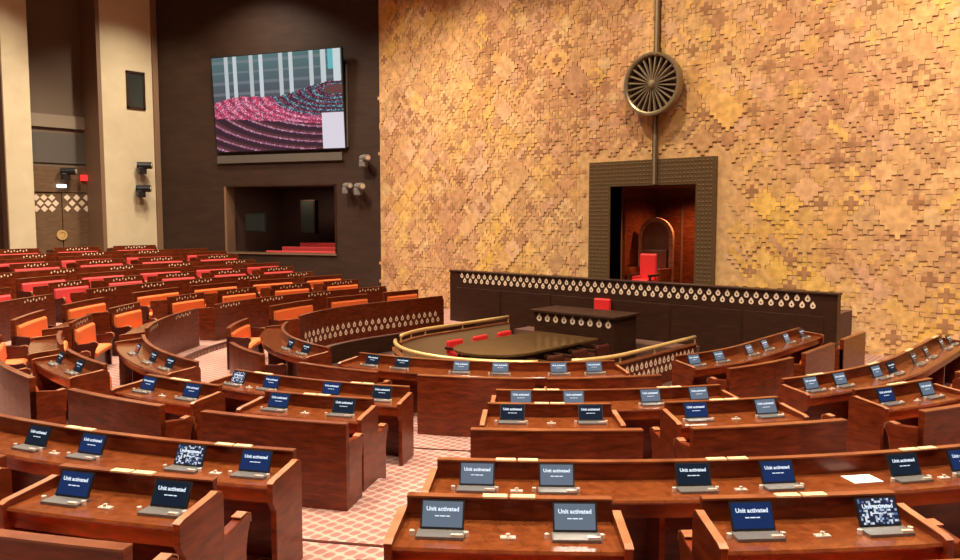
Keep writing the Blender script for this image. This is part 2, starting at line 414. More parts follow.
b.stations([[(TX - .05 + x, 1.16, z), (TX - .05 + x2, 1.16, z2), (TX - .05 + x2, 1.26, z2), (TX - .05 + x, 1.26, z)] for (x, z), (x2, z2) in zip([(.56, 1.05)] + o_ + [(-.56, 1.05)], [(.44, 1.05)] + i_ + [(-.44, 1.05)])]); part('arch_frame', b, 'wood_edge', th)
b = MB(); b.box((TX - .48, .55, 1.35), (TX + .38, 1.15, 1.5)); part('seat', b, 'redchair', th, bevel=.03)
b = MB(); b.box((TX - .46, 1.08, 1.45), (TX + .36, 1.2, 2.25)); part('back_cushion', b, 'leather', th, bevel=.04)
for s in (-1, 1):
    b = MB(); x = TX - .05 + s * .5; b.box((x - .05, .5, 1.0), (x + .05, 1.2, 1.72)); part('arm', b, 'wood', th, bevel=.02)
for k in range(2):
    b = MB(); x = (AX0 + .02, AX1 - .08)[k]; b.box((x, .6, 1.05), (x + .06, 2.4, 3.7)); part('panel', b, 'wood', alc)
for k in range(3):
    b = MB(); x = AX0 + .1 + k * .85; b.box((x, 2.54, 1.1), (x + .75, 2.6, 3.8)); part('panel', b, 'wood', alc)
spot('alcove_fill', (.35, 1.4, AZ1 - .05), (.2, 1.5, 1), 520, 140, 1.0, (1, .62, .36), .05)  # added fill spot brightening the alcove interior
def chair(label, base, face, s=1.0, m='redchair', group=None):
    c = thing('padded_chair', label, 'chair', base, group); f = Vector(face).normalized(); l = Vector((-f.y, f.x, 0)); B = Vector(base); z = Vector((0, 0, 1))
    b = MB(); b.obox(B + z * .45, f * .24, l * .25, z * .06); part('seat', b, m, c, bevel=.03)
    b = MB(); b.obox(B - f * .24 + z * (.46 + .32 * s), f * .05, l * .25, z * .32 * s); part('backrest', b, m, c, bevel=.04)
    for sg in (-1, 1):
        b = MB(); b.obox(B + l * (.29 * sg) + z * .62, f * .24, l * .035, z * .03); b.obox(B + l * (.29 * sg) + f * .18 + z * .5, f * .025, l * .025, z * .12); part('arm', b, 'wood_dark', c)
        for fs in (-1, 1):
            b = MB(); b.obox(B + l * (.21 * sg) + f * (.19 * fs) + z * .2, f * .025, l * .025, z * .2); part('leg', b, 'wood_dark', c)
    return c
chair('bright red high-backed chair in front of the alcove behind the parapet', (on_plane(648, 265, (0, -.5, 0), Vector((0, 1, 0))).x, -.72, 1.0), (0, -1, 0), 1.15)

# ------------------------------------------------------------------ clerks' desk, table and chairs, brass rail in the well
ck = thing('clerk_desk', 'small dark desk with drop inlays below the long parapet', 'desk', (.05, -3.4, -.42))
b = MB(); b.box((-1.1, -3.82, -.42), (1.25, -3.76, .80)); b.box((-1.1, -3.76, -.42), (-1.04, -2.8, .80)); b.box((1.19, -3.76, -.42), (1.25, -2.8, .80)); part('body', b, 'wood_dark', ck)
b = MB(); b.box((-1.18, -3.92, .80), (1.33, -2.75, .86)); part('top', b, 'wood_dark', ck, bevel=.01)
b = MB()
for i in range(9): drop(b, Vector((-.94 + i * .255, -3.82, .66)), Vector((1, 0, 0)), Vector((0, 0, 1)), Vector((0, -1, 0)), .18)
part('drop_inlays', b, 'inlay', ck, kind='stuff')
b = MB(); b.box((-2.6, -2.78, -.42), (2.6, -2.12, .1)); struct('floor', b, 'carpet_well')
chair('small red chair behind the clerk desk below the parapet', (-.12, -2.42, .1), (0, -1, 0), .8)
tb = thing('house_table', 'long dark table with one rounded end inside the brass rail', 'table', (0, -5.7, -.42))
b = MB(); ring = [(-.95, -4.0), (.95, -4.0)] + [(.95 * math.cos(R(a)), -6.6 + .95 * math.sin(R(a))) for a in range(0, -181, -12)]
b.prism([(x, y, .28) for x, y in ring], (0, 0, .06)); part('top', b, 'table_top', tb, bevel=.01)
b = MB(); b.prism([(x * .72, -5.6 + (y + 5.6) * .8, -.42) for x, y in ring], (0, 0, .70)); part('pedestal', b, 'wood_dark', tb)
for k, y in enumerate((-6.5, -5.6, -4.7)):
    chair(['red chair beside the rounded end of the table', 'red chair midway along the far side of the table', 'red chair at the clerk-desk end of the table'][k], (-1.12, y, -.42), (1, 0, 0), .5, 'redchair', 'chairs lined up along the far side of the table')
    chair(['dark chair tucked in beside the rounded table end', 'dark chair midway along the near side of the table', 'dark chair tucked in at the clerk-desk end of the table'][k], (1.2, y + .1, -.42), (-1, 0, 0), .42, 'wood_arm', 'chairs lined up along the near side of the table')
def RP(r, u, z): p = P(r, u, z); return p + Vector((-CXH, .2, 0))
def rail(label, u0, u1):
    n = max(8, int(abs(u1 - u0) / 4)); uu = [u0 + (u1 - u0) * i / n for i in range(n + 1)]; um = (u0 + u1) / 2
    t = thing('brass_rail', label, 'railing', RP(2.8, um, -.42))
    b = MB(); b.tube([RP(2.8, u, .42) for u in uu], .045, 8); part('handrail', b, 'gold', t, smooth=True)
    b = MB(); b.stations([[RP(2.76, u, -.42), RP(2.84, u, -.42), RP(2.84, u, .24), RP(2.76, u, .24)] for u in uu]); part('low_wall', b, 'wood', t)
    b = MB(); b.stations([[RP(2.73, u, .24), RP(2.87, u, .24), RP(2.87, u, .275), RP(2.73, u, .275)] for u in uu]); part('cap', b, 'wood_cap', t)
    b = MB(); b.stations([[RP(2.745, u, -.40), RP(2.759, u, -.40), RP(2.759, u, .235), RP(2.745, u, .235)] for u in uu]); part('inner_lining', b, 'lining', t)
    for i in range(0, n + 1, 3):
        b = MB(); b.tube([RP(2.8, uu[i], .27), RP(2.8, uu[i], .42)], .018, 6); part('post', b, 'gold', t)
    b = MB(); L = arclen(2.84, u1) - arclen(2.84, u0); k = int(abs(L) / .19)
    for i in range(k):
        for j in range(2):
            u = inv(2.84, arclen(2.84, u0) + L * (i + .5 + .5 * j) / (k + .5)); drop(b, RP(2.842, u, .10 - j * .19), Tv(u), Vector((0, 0, 1)), Nv(u), .14)
    part('drop_inlays', b, 'inlay', t, kind='stuff')
rail('curved brass handrail round the rounded end of the table', -46, 46)
rail('brass handrail running beside the red chairs towards the parapet', -60, -110)
rail('brass handrail ending before the parapet, beside the dark leather chairs', 60, 110)

# ------------------------------------------------------------------ lettering on the tablets
tcu = bpy.data.curves.new('lettering', 'FONT'); tcu.body = 'Unit activated'; tcu.size = .035; tcu.align_x = 'CENTER'; tcu.align_y = 'CENTER'; tcu.resolution_u = 2; tcu.offset = .0011
to = bpy.data.objects.new('tmp', tcu); COL.objects.link(to)
dg = bpy.context.evaluated_depsgraph_get()
TEXT = bpy.data.meshes.new_from_object(to.evaluated_get(dg)); bpy.data.objects.remove(to); TEXT.name = 'lettering'; TEXT.materials.clear(); TEXT.materials.append(M['text'])

# tablet in local axes: x along the desk, -y towards the person, z up; origin on the desk top
TILT = R(26)
def local(mb): return mb.mesh((0, 0, 0))
TW, TH = .26, .168
sy, sz = math.sin(TILT), math.cos(TILT)
def scr(x, h, d): return Vector((x, h * sy - d * sz, .022 + h * sz + d * sy))     # point on the leaning screen
TM = {}
b = MB(); b.obox((0, -.05, .009), (.14, 0, 0), (0, .06, 0), (0, 0, .009)); TM['base_plate'] = (local(b), 'grey')
b = MB(); b.prism([scr(-TW / 2, 0, 0), scr(TW / 2, 0, 0), scr(TW / 2, TH, 0), scr(-TW / 2, TH, 0)], Vector((0, sz, -sy)) * .016); TM['housing'] = (local(b), 'plastic')
e = .010; SCR = MB(); SCR.add([scr(-TW / 2 + e, e, .0015), scr(TW / 2 - e, e, .0015), scr(TW / 2 - e, TH - e, .0015), scr(-TW / 2 + e, TH - e, .0015)], [(0, 1, 2, 3)])
b = MB()
for x0, x1 in ((-.045, -.02), (-.015, .018), (.023, .045)): b.add([scr(x0, .070, .003), scr(x1, .070, .003), scr(x1, .076, .003), scr(x0, .076, .003)], [(0, 1, 2, 3)])
TM['caption'] = (local(b), 'text')
for nm, x in (('knob', -.17), ('knob_r', .15)):
    b = MB(); b.prism([Vector((x + .016 * math.cos(a), -.05 + .016 * math.sin(a), .0)) for a in [k * math.pi / 4 for k in range(8)]], (0, 0, .03)); TM[nm] = (local(b), 'silver')
b = MB(); b.obox((.10, -.09, .024), (.035, 0, 0), (0, .012, 0), (0, 0, .006)); TM['card_slot'] = (local(b), 'silver')
for k, (me, m) in TM.items(): me.materials.append(M[m])
SM = {}
for k in ('navy', 'navyd', 'glare_screen'): me = local(SCR); me.materials.append(M[k]); SM[k] = me
# a screen showing a bright speckled picture
me = bpy.data.meshes.new('screen'); b = MB(); nx, nz = 18, 12
for i in range(nx):
    for j in range(nz):
        f0 = lambda i, j: scr(-TW / 2 + e + (TW - 2 * e) * i / nx, e + (TH - 2 * e) * j / nz, .0015)
        b.add([f0(i, j), f0(i + 1, j), f0(i + 1, j + 1), f0(i, j + 1)], [(0, 1, 2, 3)])
me = local(b); ca = me.color_attributes.new('Col', 'FLOAT_COLOR', 'CORNER'); rs = random.Random(3)
for p in me.polygons:
    c = rs.choice([(.01, .02, .06, 1)] * 5 + [(.5, .6, .75, 1), (.9, .95, 1, 1), (.12, .2, .4, 1)])
    for li in p.loop_indices: ca.data[li].color = c
m, t, bs = mat('speckled_picture'); a = N(t, 'ShaderNodeAttribute'); a.attribute_name = 'Col'
t.links.new(a.outputs['Color'], bs.inputs['Emission Color']); bs.inputs['Emission Strength'].default_value = .8; bs.inputs['Base Color'].default_value = (.01, .01, .02, 1); bs.inputs['Roughness'].default_value = .15
M['picture'] = m; me.materials.append(m); SM['speckle'] = me
ORD = ['first', 'second', 'third', 'fourth', 'fifth', 'sixth', 'seventh', 'eighth', 'ninth', 'tenth']
def tablet(r, u, z, label, kind='navy', text=True, group=None):
    p = P(r, u, z); n = Nv(u); o = thing('tablet', label, 'tablet', p, group)
    o.rotation_euler = (0, 0, math.atan2(n.x, -n.y))
    for k in ('base_plate', 'housing', 'knob', 'knob_r', 'card_slot'):
        link_part(k.replace('_r', ''), TM[k][0], o)
    s = link_part('screen', SM[kind], o)
    if text:
        tx = link_part('lettering', TEXT, s); tx.location = scr(0, .113, .003); tx.rotation_euler = (math.pi / 2 - TILT, 0, 0)
        link_part('caption', TM['caption'][0], s)
    return o
def link_part(name, me, parent):
    o = link(bpy.data.objects.new(name, me)); o.parent = parent; return o

# ------------------------------------------------------------------ desks and benches
PT, DT = .905, .76        # panel top and desk top above the tier floor
BLOCK = {0: 'block beside the wide carpeted aisle, screen-wall side', 1: 'block between wide carpeted aisle and next aisle', 2: 'block running up to the sandstone wall',
         -1: 'block past the narrow centre aisle', -2: 'block below the pale pillar', -3: 'block below the video screen'}
ROWN = {}
def inframe(p, mx=110, my=90):
    q_ = proj(p); return q_ is not None and -mx < q_[0] < 960 + mx and q_[1] < 560 + my
def visible_arc(r, ua, ub, z):
    return any(inframe(P(r, ua + (ub - ua) * i / 6, z + .8)) for i in range(7))
def desk(r, ua, ub, z, label, group=None, name='two_seat_desk', dots=None, plates=(), sockets=(), cheek=True, dotstyle='small', bev=False, zb=None):
    if ua > ub: ua, ub = ub, ua
    um = inv(r, (arclen(r, ua) + arclen(r, ub)) / 2)
    t = thing(name, label, 'desk', P(r + .2, um, z), group)
    zb = z if zb is None else zb
    b = MB(); sweep(b, [(-.05, zb), (0, zb), (0, z + PT - .012), (-.05, z + PT - .012)], r, ua, ub); part('front_panel', b, 'wood', t)
    b = MB(); sweep(b, [(-.055, z + PT - .012), (.008, z + PT - .012), (.008, z + PT), (-.055, z + PT)], r, ua, ub); part('panel_cap', b, 'wood_cap', t)
    b = MB(); sweep(b, [(.001, z + DT - .028), (.42, z + DT - .034), (.43, z + DT - .02), (.42, z + DT - .004), (.001, z + DT)], r, ua, ub); part('top', b, 'wood_top', t)
    b = MB(); sweep(b, [(.36, z + DT - .14), (.40, z + DT - .14), (.40, z + DT - .036), (.36, z + DT - .036)], r, ua, ub); part('fascia', b, 'wood', t)
    if cheek:
        for u, s in ((ua, -1), (ub, 1)):
            off = 0 if s > 0 else -.045
            b = MB(); slab(b, [(-.05, z), (-.05, z + DT + .03), (-.03, z + DT + .065), (.02, z + DT + .075), (.08, z + DT + .065), (.41, z + DT + .035), (.455, z + DT + .02), (.455, z + DT - .12), (.40, z + DT - .2), (.40, z)], r, u, off, .045)
            part('end_panel', b, 'wood', t, bevel=.006 if bev else 0)
            b = MB(); slab(b, [(.02, z + DT + .0755), (.08, z + DT + .0655), (.41, z + DT + .0355), (.455, z + DT + .0205), (.455, z + DT + .0265), (.41, z + DT + .0415), (.08, z + DT + .0715), (.02, z + DT + .0815)], r, u, off - .003, .051); part('end_cap', b, 'wood_edge', t)
        k = max(1, round(abs(arclen(r, ub) - arclen(r, ua)) / 1.7))
        for i in range(1, k):
            u = inv(r, arclen(r, ua) + (arclen(r, ub) - arclen(r, ua)) * i / k); b = MB(); slab(b, [(.01, z), (.01, z + DT - .04), (.35, z + DT - .04), (.35, z + .0)], r, u, -.02, .04); part('divider', b, 'wood', t)
    if dots:
        b = MB(); n_in = None
        for (d0, d1) in dots:
            L0, L1 = arclen(r, d0), arclen(r, d1)
            if dotstyle == 'big':
                k = int(abs(L1 - L0) / .215)
                for i in range(k):
                    for j in range(2):
                        u = inv(r, L0 + (L1 - L0) * (i + .25 + .5 * j) / k); drop(b, P(r - .051, u, z + .40 - j * .17), Tv(u), Vector((0, 0, 1)), -Nv(u), .135)
            else:
                k = 8
                for i in range(k):
                    u = inv(r, L0 + (L1 - L0) * (i + .5) / k)
                    drop(b, P(r - .056, u, z + PT - .06 - (.03 if i % 2 else 0)), Tv(u), Vector((0, 0, 1)), -Nv(u), .062, False)
        part('drop_inlays', b, 'inlay' if dotstyle == 'big' else 'inlay_dim', t, kind='stuff')
    for u in plates:
        b = MB(); du = math.degrees(.075 / r); sweep(b, [(-.035, z + PT + .0005), (.022, z + PT + .0005), (.022, z + PT + .012), (-.035, z + PT + .012)], r, u - du, u + du, 1); part('seat_plate', b, 'plate', t)
    for u in sockets:
        p = P(r + .26, u, z + DT - .003); b = MB(); tt = Tv(u); nn = Nv(u)
        b.obox(p + Vector((0, 0, .006)), tt * .045, nn * .022, Vector((0, 0, .005)))
        b.tube([p + Vector((0, 0, .01)), p + Vector((0, 0, .03))], .013, 8); part('microphone_socket', b, 'silver', t)
    return t
def bench(r, ua, ub, z, label, group=None, free=True, fabric='orange', name='bench', bev=False, H=.88):
    # r is the outer face of the backrest; people sit on the inner side facing the well
    if ua > ub: ua, ub = ub, ua
    um = inv(r, (arclen(r, ua) + arclen(r, ub)) / 2)
    t = thing(name, label, 'bench', P(r - .25, um, z), group)
    du = math.degrees(.045 / r) if abs(ua) <= 90 and abs(ub) <= 90 else .3
    if free:
        b = MB(); sweep(b, [(-.06, z), (0, z), (0, z + H - .014), (-.075, z + H - .014), (-.075, z + .5)], r, ua, ub); part('backrest', b, 'wood', t)
        b = MB(); sweep(b, [(-.08, z + H - .014), (.006, z + H - .014), (.006, z + H), (-.08, z + H)], r, ua, ub); part('back_cap', b, 'wood_cap', t)
        bf = -.075
    else:
        b = MB(); sweep(b, [(-.02, z + .2), (0, z + .2), (0, z + H), (-.02, z + H)], r, ua, ub); part('backrest', b, 'wood', t)
        bf = -.02
    la, lb = arclen(r, ua), arclen(r, ub); ia, ib = inv(r, la + .09), inv(r, lb - .09)
    top = z + H - (.13 if free else .05)
    b = MB(); sweep(b, [(bf - .002, z + .46), (bf - .002, top), (bf - .035, top), (bf - .06, top - .04), (bf - .075, z + .50), (bf - .06, z + .46)], r, ia, ib); part('back_cushion', b, fabric, t)
    sd = -.46 if free else -.40
    b = MB(); sweep(b, [(bf - .002, z + .34), (sd + .03, z + .34), (sd, z + .37), (sd, z + .42), (sd + .04, z + .452), (bf - .002, z + .452)], r, ia, ib); part('seat_cushion', b, fabric, t)
    b = MB(); sweep(b, [(bf - .03, z), (bf - .03, z + .338), (sd + .1, z + .338), (sd + .1, z)], r, ia, ib); part('plinth', b, 'wood_arm', t)
    for u, s in ((ua, -1), (ub, 1)):
        off = -.075 if s > 0 else 0
        f_ = sd - .02
        b = MB(); slab(b, [(-.003, z), (-.003, z + .70), (f_ + .14, z + .655), (f_ + .05, z + .66), (f_, z + .63), (f_ - .005, z + .58), (f_ + .03, z + .53), (f_ + .06, z + .40), (f_ + .06, z)] if free else
                       [(-.022, z), (-.022, z + .70), (-.08, z + .62), (f_ + .14, z + .64), (f_ + .05, z + .665), (f_, z + .64), (f_ - .005, z + .58), (f_ + .03, z + .52), (f_ + .06, z + .40), (f_ + .06, z)], r, u, off, .075)
        part('arm', b, 'wood_arm' if u < 0 else 'wood', t, bevel=.012 if bev else 0)
        b = MB(); slab(b, [(f_ + .14, z + .662), (f_ + .05, z + .672), (f_ - .006, z + .645), (f_ - .012, z + .58), (f_ - .004, z + .58), (f_, z + .635), (f_ + .05, z + .664), (f_ + .14, z + .655)], r, u, off, .075)
        part('arm_cap', b, 'wood_edge', t)
    return t

# rows counted outwards from the well: (front long desk r, rear two-seat desk r, free bench r, floor)
G = [(7.72, 9.06, 10.02, .13, .28), (11.48, 12.65, 13.6, .42, .56), (15.1, 16.3, 17.2, .72, .88), (18.5, 19.6, None, 1.05, 1.2)]
SEG = {0: (7.4, 28.3), 1: (36.6, 58.3), 2: (65.8, 109.0), -1: (.2, -25), -2: (-31.5, -57), -3: (-63, -109)}
def split(r, ua, ub, n=None, gap=.55):
    la, lb = arclen(r, ua), arclen(r, ub); s = 1 if lb > la else -1; L = abs(lb - la)
    if n is None: n = max(1, round((L + gap) / (1.52 + gap)))
    wd = (L - gap * (n - 1)) / n
    return [(inv(r, la + s * i * (wd + gap)), inv(r, la + s * (i * (wd + gap) + wd))) for i in range(n)]
ROW = ['front row', 'second row', 'third row', 'fourth row', 'fifth row', 'sixth row', 'seventh row', 'eighth row', 'ninth row']
SHORT = {0: 'block between centre and carpeted aisles', 1: 'block with the white paper', 2: 'block reaching sandstone wall',
         -1: 'block past centre aisle', -2: 'block under pale pillar', -3: 'block under video screen'}
TAB = {  # u of every tablet the photograph shows: (row, block): list of (u, look)
    (2, 0): [(9.4, 'speckle'), (13.9, 'navy'), (20.9, 'navy'), (26.1, 'navyd')], (2, 1): [(38.9, 'glare_screen'), (43.6, 'glare_screen'), (50.6, 'glare_screen'), (55.3, 'glare_screen')],
    (2, 2): [(68.2, 'glare_screen'), (72.5, 'glare_screen'), (79.2, 'glare_screen'), (82.8, 'navyd'), (90.4, 'navyd'), (95.8, 'navyd'), (103.4, 'navyd'), (107.4, 'navyd')],
    (3, 0): [(9.0, 'navy'), (13.9, 'navy'), (21.8, 'navy'), (26.8, 'navyd')], (3, 1): [(38.3, 'navyd'), (43.4, 'navyd'), (50.5, 'navy'), (55.6, 'glare_screen')], (3, 2): [(66.1, 'navy'), (70.7, 'glare_screen')],
    (4, 0): [(17.5, 'navyd'), (20.7, 'navy'), (25.6, 'speckle'), (28.5, 'navy')], (4, 1): [(37.2, 'glare_screen'), (40.1, 'glare_screen'), (45.1, 'navyd'), (48.3, 'navy'), (53.5, 'navyd'), (56.2, 'navy')],
    (5, 0): [(25.4, 'navy'), (28.7, 'navyd')], (5, 1): [(36.7, 'glare_screen'), (40.2, 'glare_screen'), (44.9, 'navy'), (48.4, 'speckle')],
    (2, -1): [(-3.5, 'navyd'), (-8.5, 'navyd'), (-16.0, 'navyd')], (3, -1): [(-2.5, 'navyd'), (-8.0, 'navyd')],
}
def put_tabs(row, blk, rp, z):
    L = TAB.get((row, blk), [])
    for i, (u, k) in enumerate(L):
        look = {'speckle': 'tablet with speckled picture', 'navy': 'tablet with navy screen', 'navyd': 'tablet with blackish screen', 'glare_screen': 'tablet with pale-blue painted glare'}[k]
        tablet(rp + .20, u, z + DT - .002, '%s, %s, %s, %s from aisle' % (look, ROW[row - 1], SHORT[blk], ORD[i]), k, True, 'tablets on the desks')
for g, (rB, rA, rF, z, zA) in enumerate(G):
    rowB, rowA = 2 + 2 * g, 3 + 2 * g
    for blk, (ua, ub) in SEG.items():
        if blk >= 0 and g > 1: continue
        far = blk < 0
        rB, rA, rF = G[g][:3]
        if g == 1 and blk == 0: rB, rA, rF = 11.44, 12.58, 13.6
        # widths of blocks differ a little with the ring
        if g == 1 and blk == 0: ua, ub = 5, 29.7
        if g == 1 and blk == 1: ua, ub = 35.6, 60
        if g == 1 and blk == 2: continue
        if not visible_arc(rB, ua, ub, z): continue
        near = not far
        tabs = [u for u, k in TAB.get((rowB, blk), [])]
        pr = [(tabs[i] + tabs[i + 1]) / 2 for i in range(0, len(tabs) - 1, 2)] if near else []
        dq = math.degrees(.085 / rB)
        sp = split(rA, ua, ub)
        if g == 0 and blk == 1: sp = [(36.6, 45.0), (48.8, 57.3)]
        if g == 0 and blk == 0: sp = [(7.2, 15.6), (19.9, 28.5)]
        if g == 0 and blk == 2: sp = [(64.2, 73.2), (77.5, 87), (93.5, 105.5)]
        if g == 1 and blk == 1: sp = [(35.6, 41.3), (43.8, 49.4), (52, 57.7)]
        if g == 1 and blk == 0: sp = [(15.8, 21.6), (24.1, 29.6)]
        if g == 3 and blk == -3: sp = split(rA, -63, -98)
        if g == 0 and blk == -2: sp = [(-32, -40.8), (-47, -55.6)]
        dots = [(inv(rB, (arclen(rB, a) + arclen(rB, c)) / 2 - .42), inv(rB, (arclen(rB, a) + arclen(rB, c)) / 2 + .42)) for a, c in sp] if far else None
        desk(rB, ua, ub, z, 'long curved wooden desk, %s from the well, %s' % (ROW[rowB - 1], SHORT[blk]), 'long curved desks', 'long_curved_desk', dots,
             [v for u in pr for v in (u - dq, u + dq)], pr, bev=near)
        put_tabs(rowB, blk, rB, z)
        nA = 0
        for i, (a, c) in enumerate(sp):
            fab = 'orange' if g == 0 or blk >= -1 else 'red'  # inner rows take the velvet with warm light in its colour
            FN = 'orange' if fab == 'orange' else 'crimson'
            if visible_arc(rA, a, c, zA):
                m_ = inv(rA, (arclen(rA, a) + arclen(rA, c)) / 2); dq2 = math.degrees(.085 / rA)
                dots = [(inv(rA, arclen(rA, m_) - .42), inv(rA, arclen(rA, m_) + .42))] if far else None
                desk(rA, a, c, zA, 'two-seat wooden desk, %s, %s, %s from aisle' % (ROW[rowA - 1], SHORT[blk], ORD[i]), 'two-seat desks', dots=dots,
                     plates=[m_ - dq2, m_ + dq2] if near else [], sockets=[m_] if near else [], bev=near)
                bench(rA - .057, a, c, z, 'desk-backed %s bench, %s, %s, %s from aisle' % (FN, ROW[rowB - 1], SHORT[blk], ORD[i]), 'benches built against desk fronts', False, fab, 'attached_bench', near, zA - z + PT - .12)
            if rF and visible_arc(rF, a, c, zA):
                ex = math.degrees(.09 / rF); s_ = 1 if c > a else -1
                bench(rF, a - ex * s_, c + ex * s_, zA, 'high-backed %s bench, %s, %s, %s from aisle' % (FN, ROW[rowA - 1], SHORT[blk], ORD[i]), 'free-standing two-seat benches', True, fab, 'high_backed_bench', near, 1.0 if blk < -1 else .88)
        put_tabs(rowA, blk, rA, zA)
# front row round the well
RA, RBK = 5.14, 6.27
A_TABS = {1: [(11.8, 'navyd'), (18.0, 'navyd'), (28.9, 'glare_screen'), (35.6, 'glare_screen'), (45.4, 'glare_screen'), (51.5, 'glare_screen')],
          2: [(71.6, 'glare_screen'), (78.2, 'glare_screen'), (89.0, 'glare_screen'), (94.1, 'glare_screen'), (101.2, 'glare_screen'), (106.8, 'navyd')], -1: [(-7, 'navyd'), (-14, 'navyd')]}
desk(RA, 7, 56, 0, 'long curved front-row desk facing the rounded end of the brass rail', 'long curved desks', 'long_curved_desk', bev=True)
desk(RA, 69, 109.5, 0, 'long front-row desk running up towards the inlaid parapet, tablets along it', 'long curved desks', 'long_curved_desk', bev=True)
desk(RA, -2, -45, 0, 'curved front-row desk end with loose microphones past the centre aisle', 'long curved desks', 'long_curved_desk')
desk(RA, -56.5, -108.5, 0, 'front-row desk with large pale drop inlays across its front panel', 'long curved desks', 'long_curved_desk', [(-59, -107.5)], dotstyle='big', zb=-.42)
AN = {1: 'front-row desk facing the rail end', 2: 'front-row desk by the parapet', -1: 'front-row desk past the centre aisle'}
for blk, L in A_TABS.items():
    for i, (u, k) in enumerate(L):
        look = {'navyd': 'tablet with near-black screen', 'glare_screen': 'tablet with painted grey-blue glare'}[k]
        tablet(RA + .2, u, DT - .002, '%s, %s, %s from its aisle end' % (look, AN[blk], ORD[i]), k, True, 'tablets on the desks')
for i, (a, c) in enumerate([(4.6, 18.8), (25, 40.8), (42.4, 58.2)]):
    bench(RBK, a, c, 0, 'high-backed bench %s along the front-row desk facing the rail end' % ORD[i], 'front-row benches', True, 'orange', 'high_backed_bench', True)
for i, (a, c) in enumerate([(69.6, 85), (89.5, 99.8), (103.3, 112.5)]):
    bench(RBK, a, c, 0, 'high-backed bench %s along the front-row desk by the parapet' % ORD[i], 'front-row benches', True, 'orange', 'high_backed_bench', True)
for i, (a, c) in enumerate([(-5, -20), (-38, -53)]):
    bench(RBK, a, c, 0, 'high-backed bench %s along the front-row desk past the centre aisle' % ORD[i], 'front-row benches', True, 'orange', 'high_backed_bench')
for i, (a, c) in enumerate([(-64, -80), (-85, -96), (-100, -109)]):
    bench(RBK, a, c, 0, 'high-backed bench %s along the front-row desk with large drop inlays' % ORD[i], 'front-row benches', True, 'orange', 'high_backed_bench', False, 1.02)
# paper on the fourth-row desk
p1 = on_plane(862, 479, (0, 0, .42 + DT), Vector((0, 0, 1)))
ps = thing('paper_sheet', 'white sheet of paper lying on the fourth-row desk', 'paper', (p1.x, p1.y, .42 + DT))
u_ = math.degrees(math.atan2(p1.x - CXH, -(p1.y - CY))); b = MB(); b.obox((p1.x, p1.y, .42 + DT + .0015), Tv(u_) * .12, Nv(u_) * .085, Vector((0, 0, .0015))); part('sheet', b, 'paper', ps)

u_ = 51.2; tgp = P(11.48 + .404, u_, .42 + DT - .115)
tg_ = thing('paper_tag', 'small white paper tag stuck under the desk edge below the sheet of paper', 'tag', tgp)
b = MB(); b.obox(tgp, Tv(u_) * .018, Nv(u_) * .003, Vector((0, 0, .04))); part('tag_face', b, 'paper', tg_)

# ------------------------------------------------------------------ screen wall (turned from the front wall), gallery opening, video screen
A0 = Vector((WX0, 0, 0)); ang = R(21.6); Ld = Vector((-math.cos(ang), -math.sin(ang), 0)); Ln = Vector((math.sin(ang), -math.cos(ang), 0)); Z = Vector((0, 0, 1))
def W(s, z, d=0): return A0 + Ld * s + Z * z + Ln * d          # s metres from the corner, d out into the room
def ws(x, y, d=0):
    p = on_plane(x, y, A0 + Ln * d, Ln) - A0; return p.dot(Ld), p.z
sL = ws(160, 200)[0]
g0s, g0z = ws(336, 184); g1s, g1z = ws(226, 252)
def wbox(mb, s0, s1, z0, z1, d0, d1): mb.prism([W(s0, z0, d0), W(s1, z0, d0), W(s1, z1, d0), W(s0, z1, d0)], Ln * (d1 - d0))
b = MB(); wbox(b, 0, g0s, -.5, CEIL, -.3, 0); wbox(b, g1s, sL, -.5, CEIL, -.3, 0); wbox(b, g0s, g1s, -.5, g1z, -.3, 0); wbox(b, g0s, g1s, g0z, CEIL, -.3, 0)
wl = struct('wall_left', b, 'wood_screen')
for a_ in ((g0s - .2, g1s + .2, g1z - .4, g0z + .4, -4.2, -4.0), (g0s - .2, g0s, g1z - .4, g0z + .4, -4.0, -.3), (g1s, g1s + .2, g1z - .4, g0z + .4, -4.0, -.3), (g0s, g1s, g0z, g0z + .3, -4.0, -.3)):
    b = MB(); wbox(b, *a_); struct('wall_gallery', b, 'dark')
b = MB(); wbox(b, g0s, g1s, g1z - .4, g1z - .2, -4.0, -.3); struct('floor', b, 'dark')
gf = wl
b = MB(); wbox(b, g1s - .10, g1s, g1z, g0z, -.5, .03); part('jamb', b, 'pale_trim', gf)
b = MB(); wbox(b, g0s, g0s + .06, g1z, g0z, -.5, .03); part('jamb', b, 'wood_dark', gf)
b = MB(); wbox(b, g0s, g1s, g0z - .05, g0z, -.5, .03); part('lintel', b, 'wood_dark', gf)
b = MB(); wbox(b, g0s, g1s, g1z - .06, g1z, -.5, .06); part('sill', b, 'pale_trim', gf)
for k, (x0, x1, y0) in enumerate([(266, 336, 250), (282, 336, 246), (300, 336, 242)]):
    d = -.75 - .8 * k; s0 = g0s + .1; s1 = ws(x0, y0, d)[0]
    zt = ws(x0, y0, d)[1]
    gs = thing('gallery_bench', 'crimson bench %s step up inside the gallery opening' % ORD[k], 'bench', W((s0 + s1) / 2, g1z - .2, d), 'benches in the gallery')
    b = MB(); wbox(b, s0, s1, g1z - .2, zt - .05, d - .1, d); part('back', b, 'wood_dark', gs)
    b = MB(); wbox(b, s0 + .05, s1 - .05, zt - .45, zt - .02, d, d + .08); part('back_cushion', b, 'red', gs, bevel=.02)
    b = MB(); wbox(b, s0 + .05, s1 - .05, g1z - .2, zt - .46, d + .005, d + .4); part('seat', b, 'red', gs)
gl = area('gallery_fill', W((g0s + g1s) / 2, g0z - .05, -1.6), .8, 28, (1, .75, .55))  # added fill light, no fitting known inside the gallery
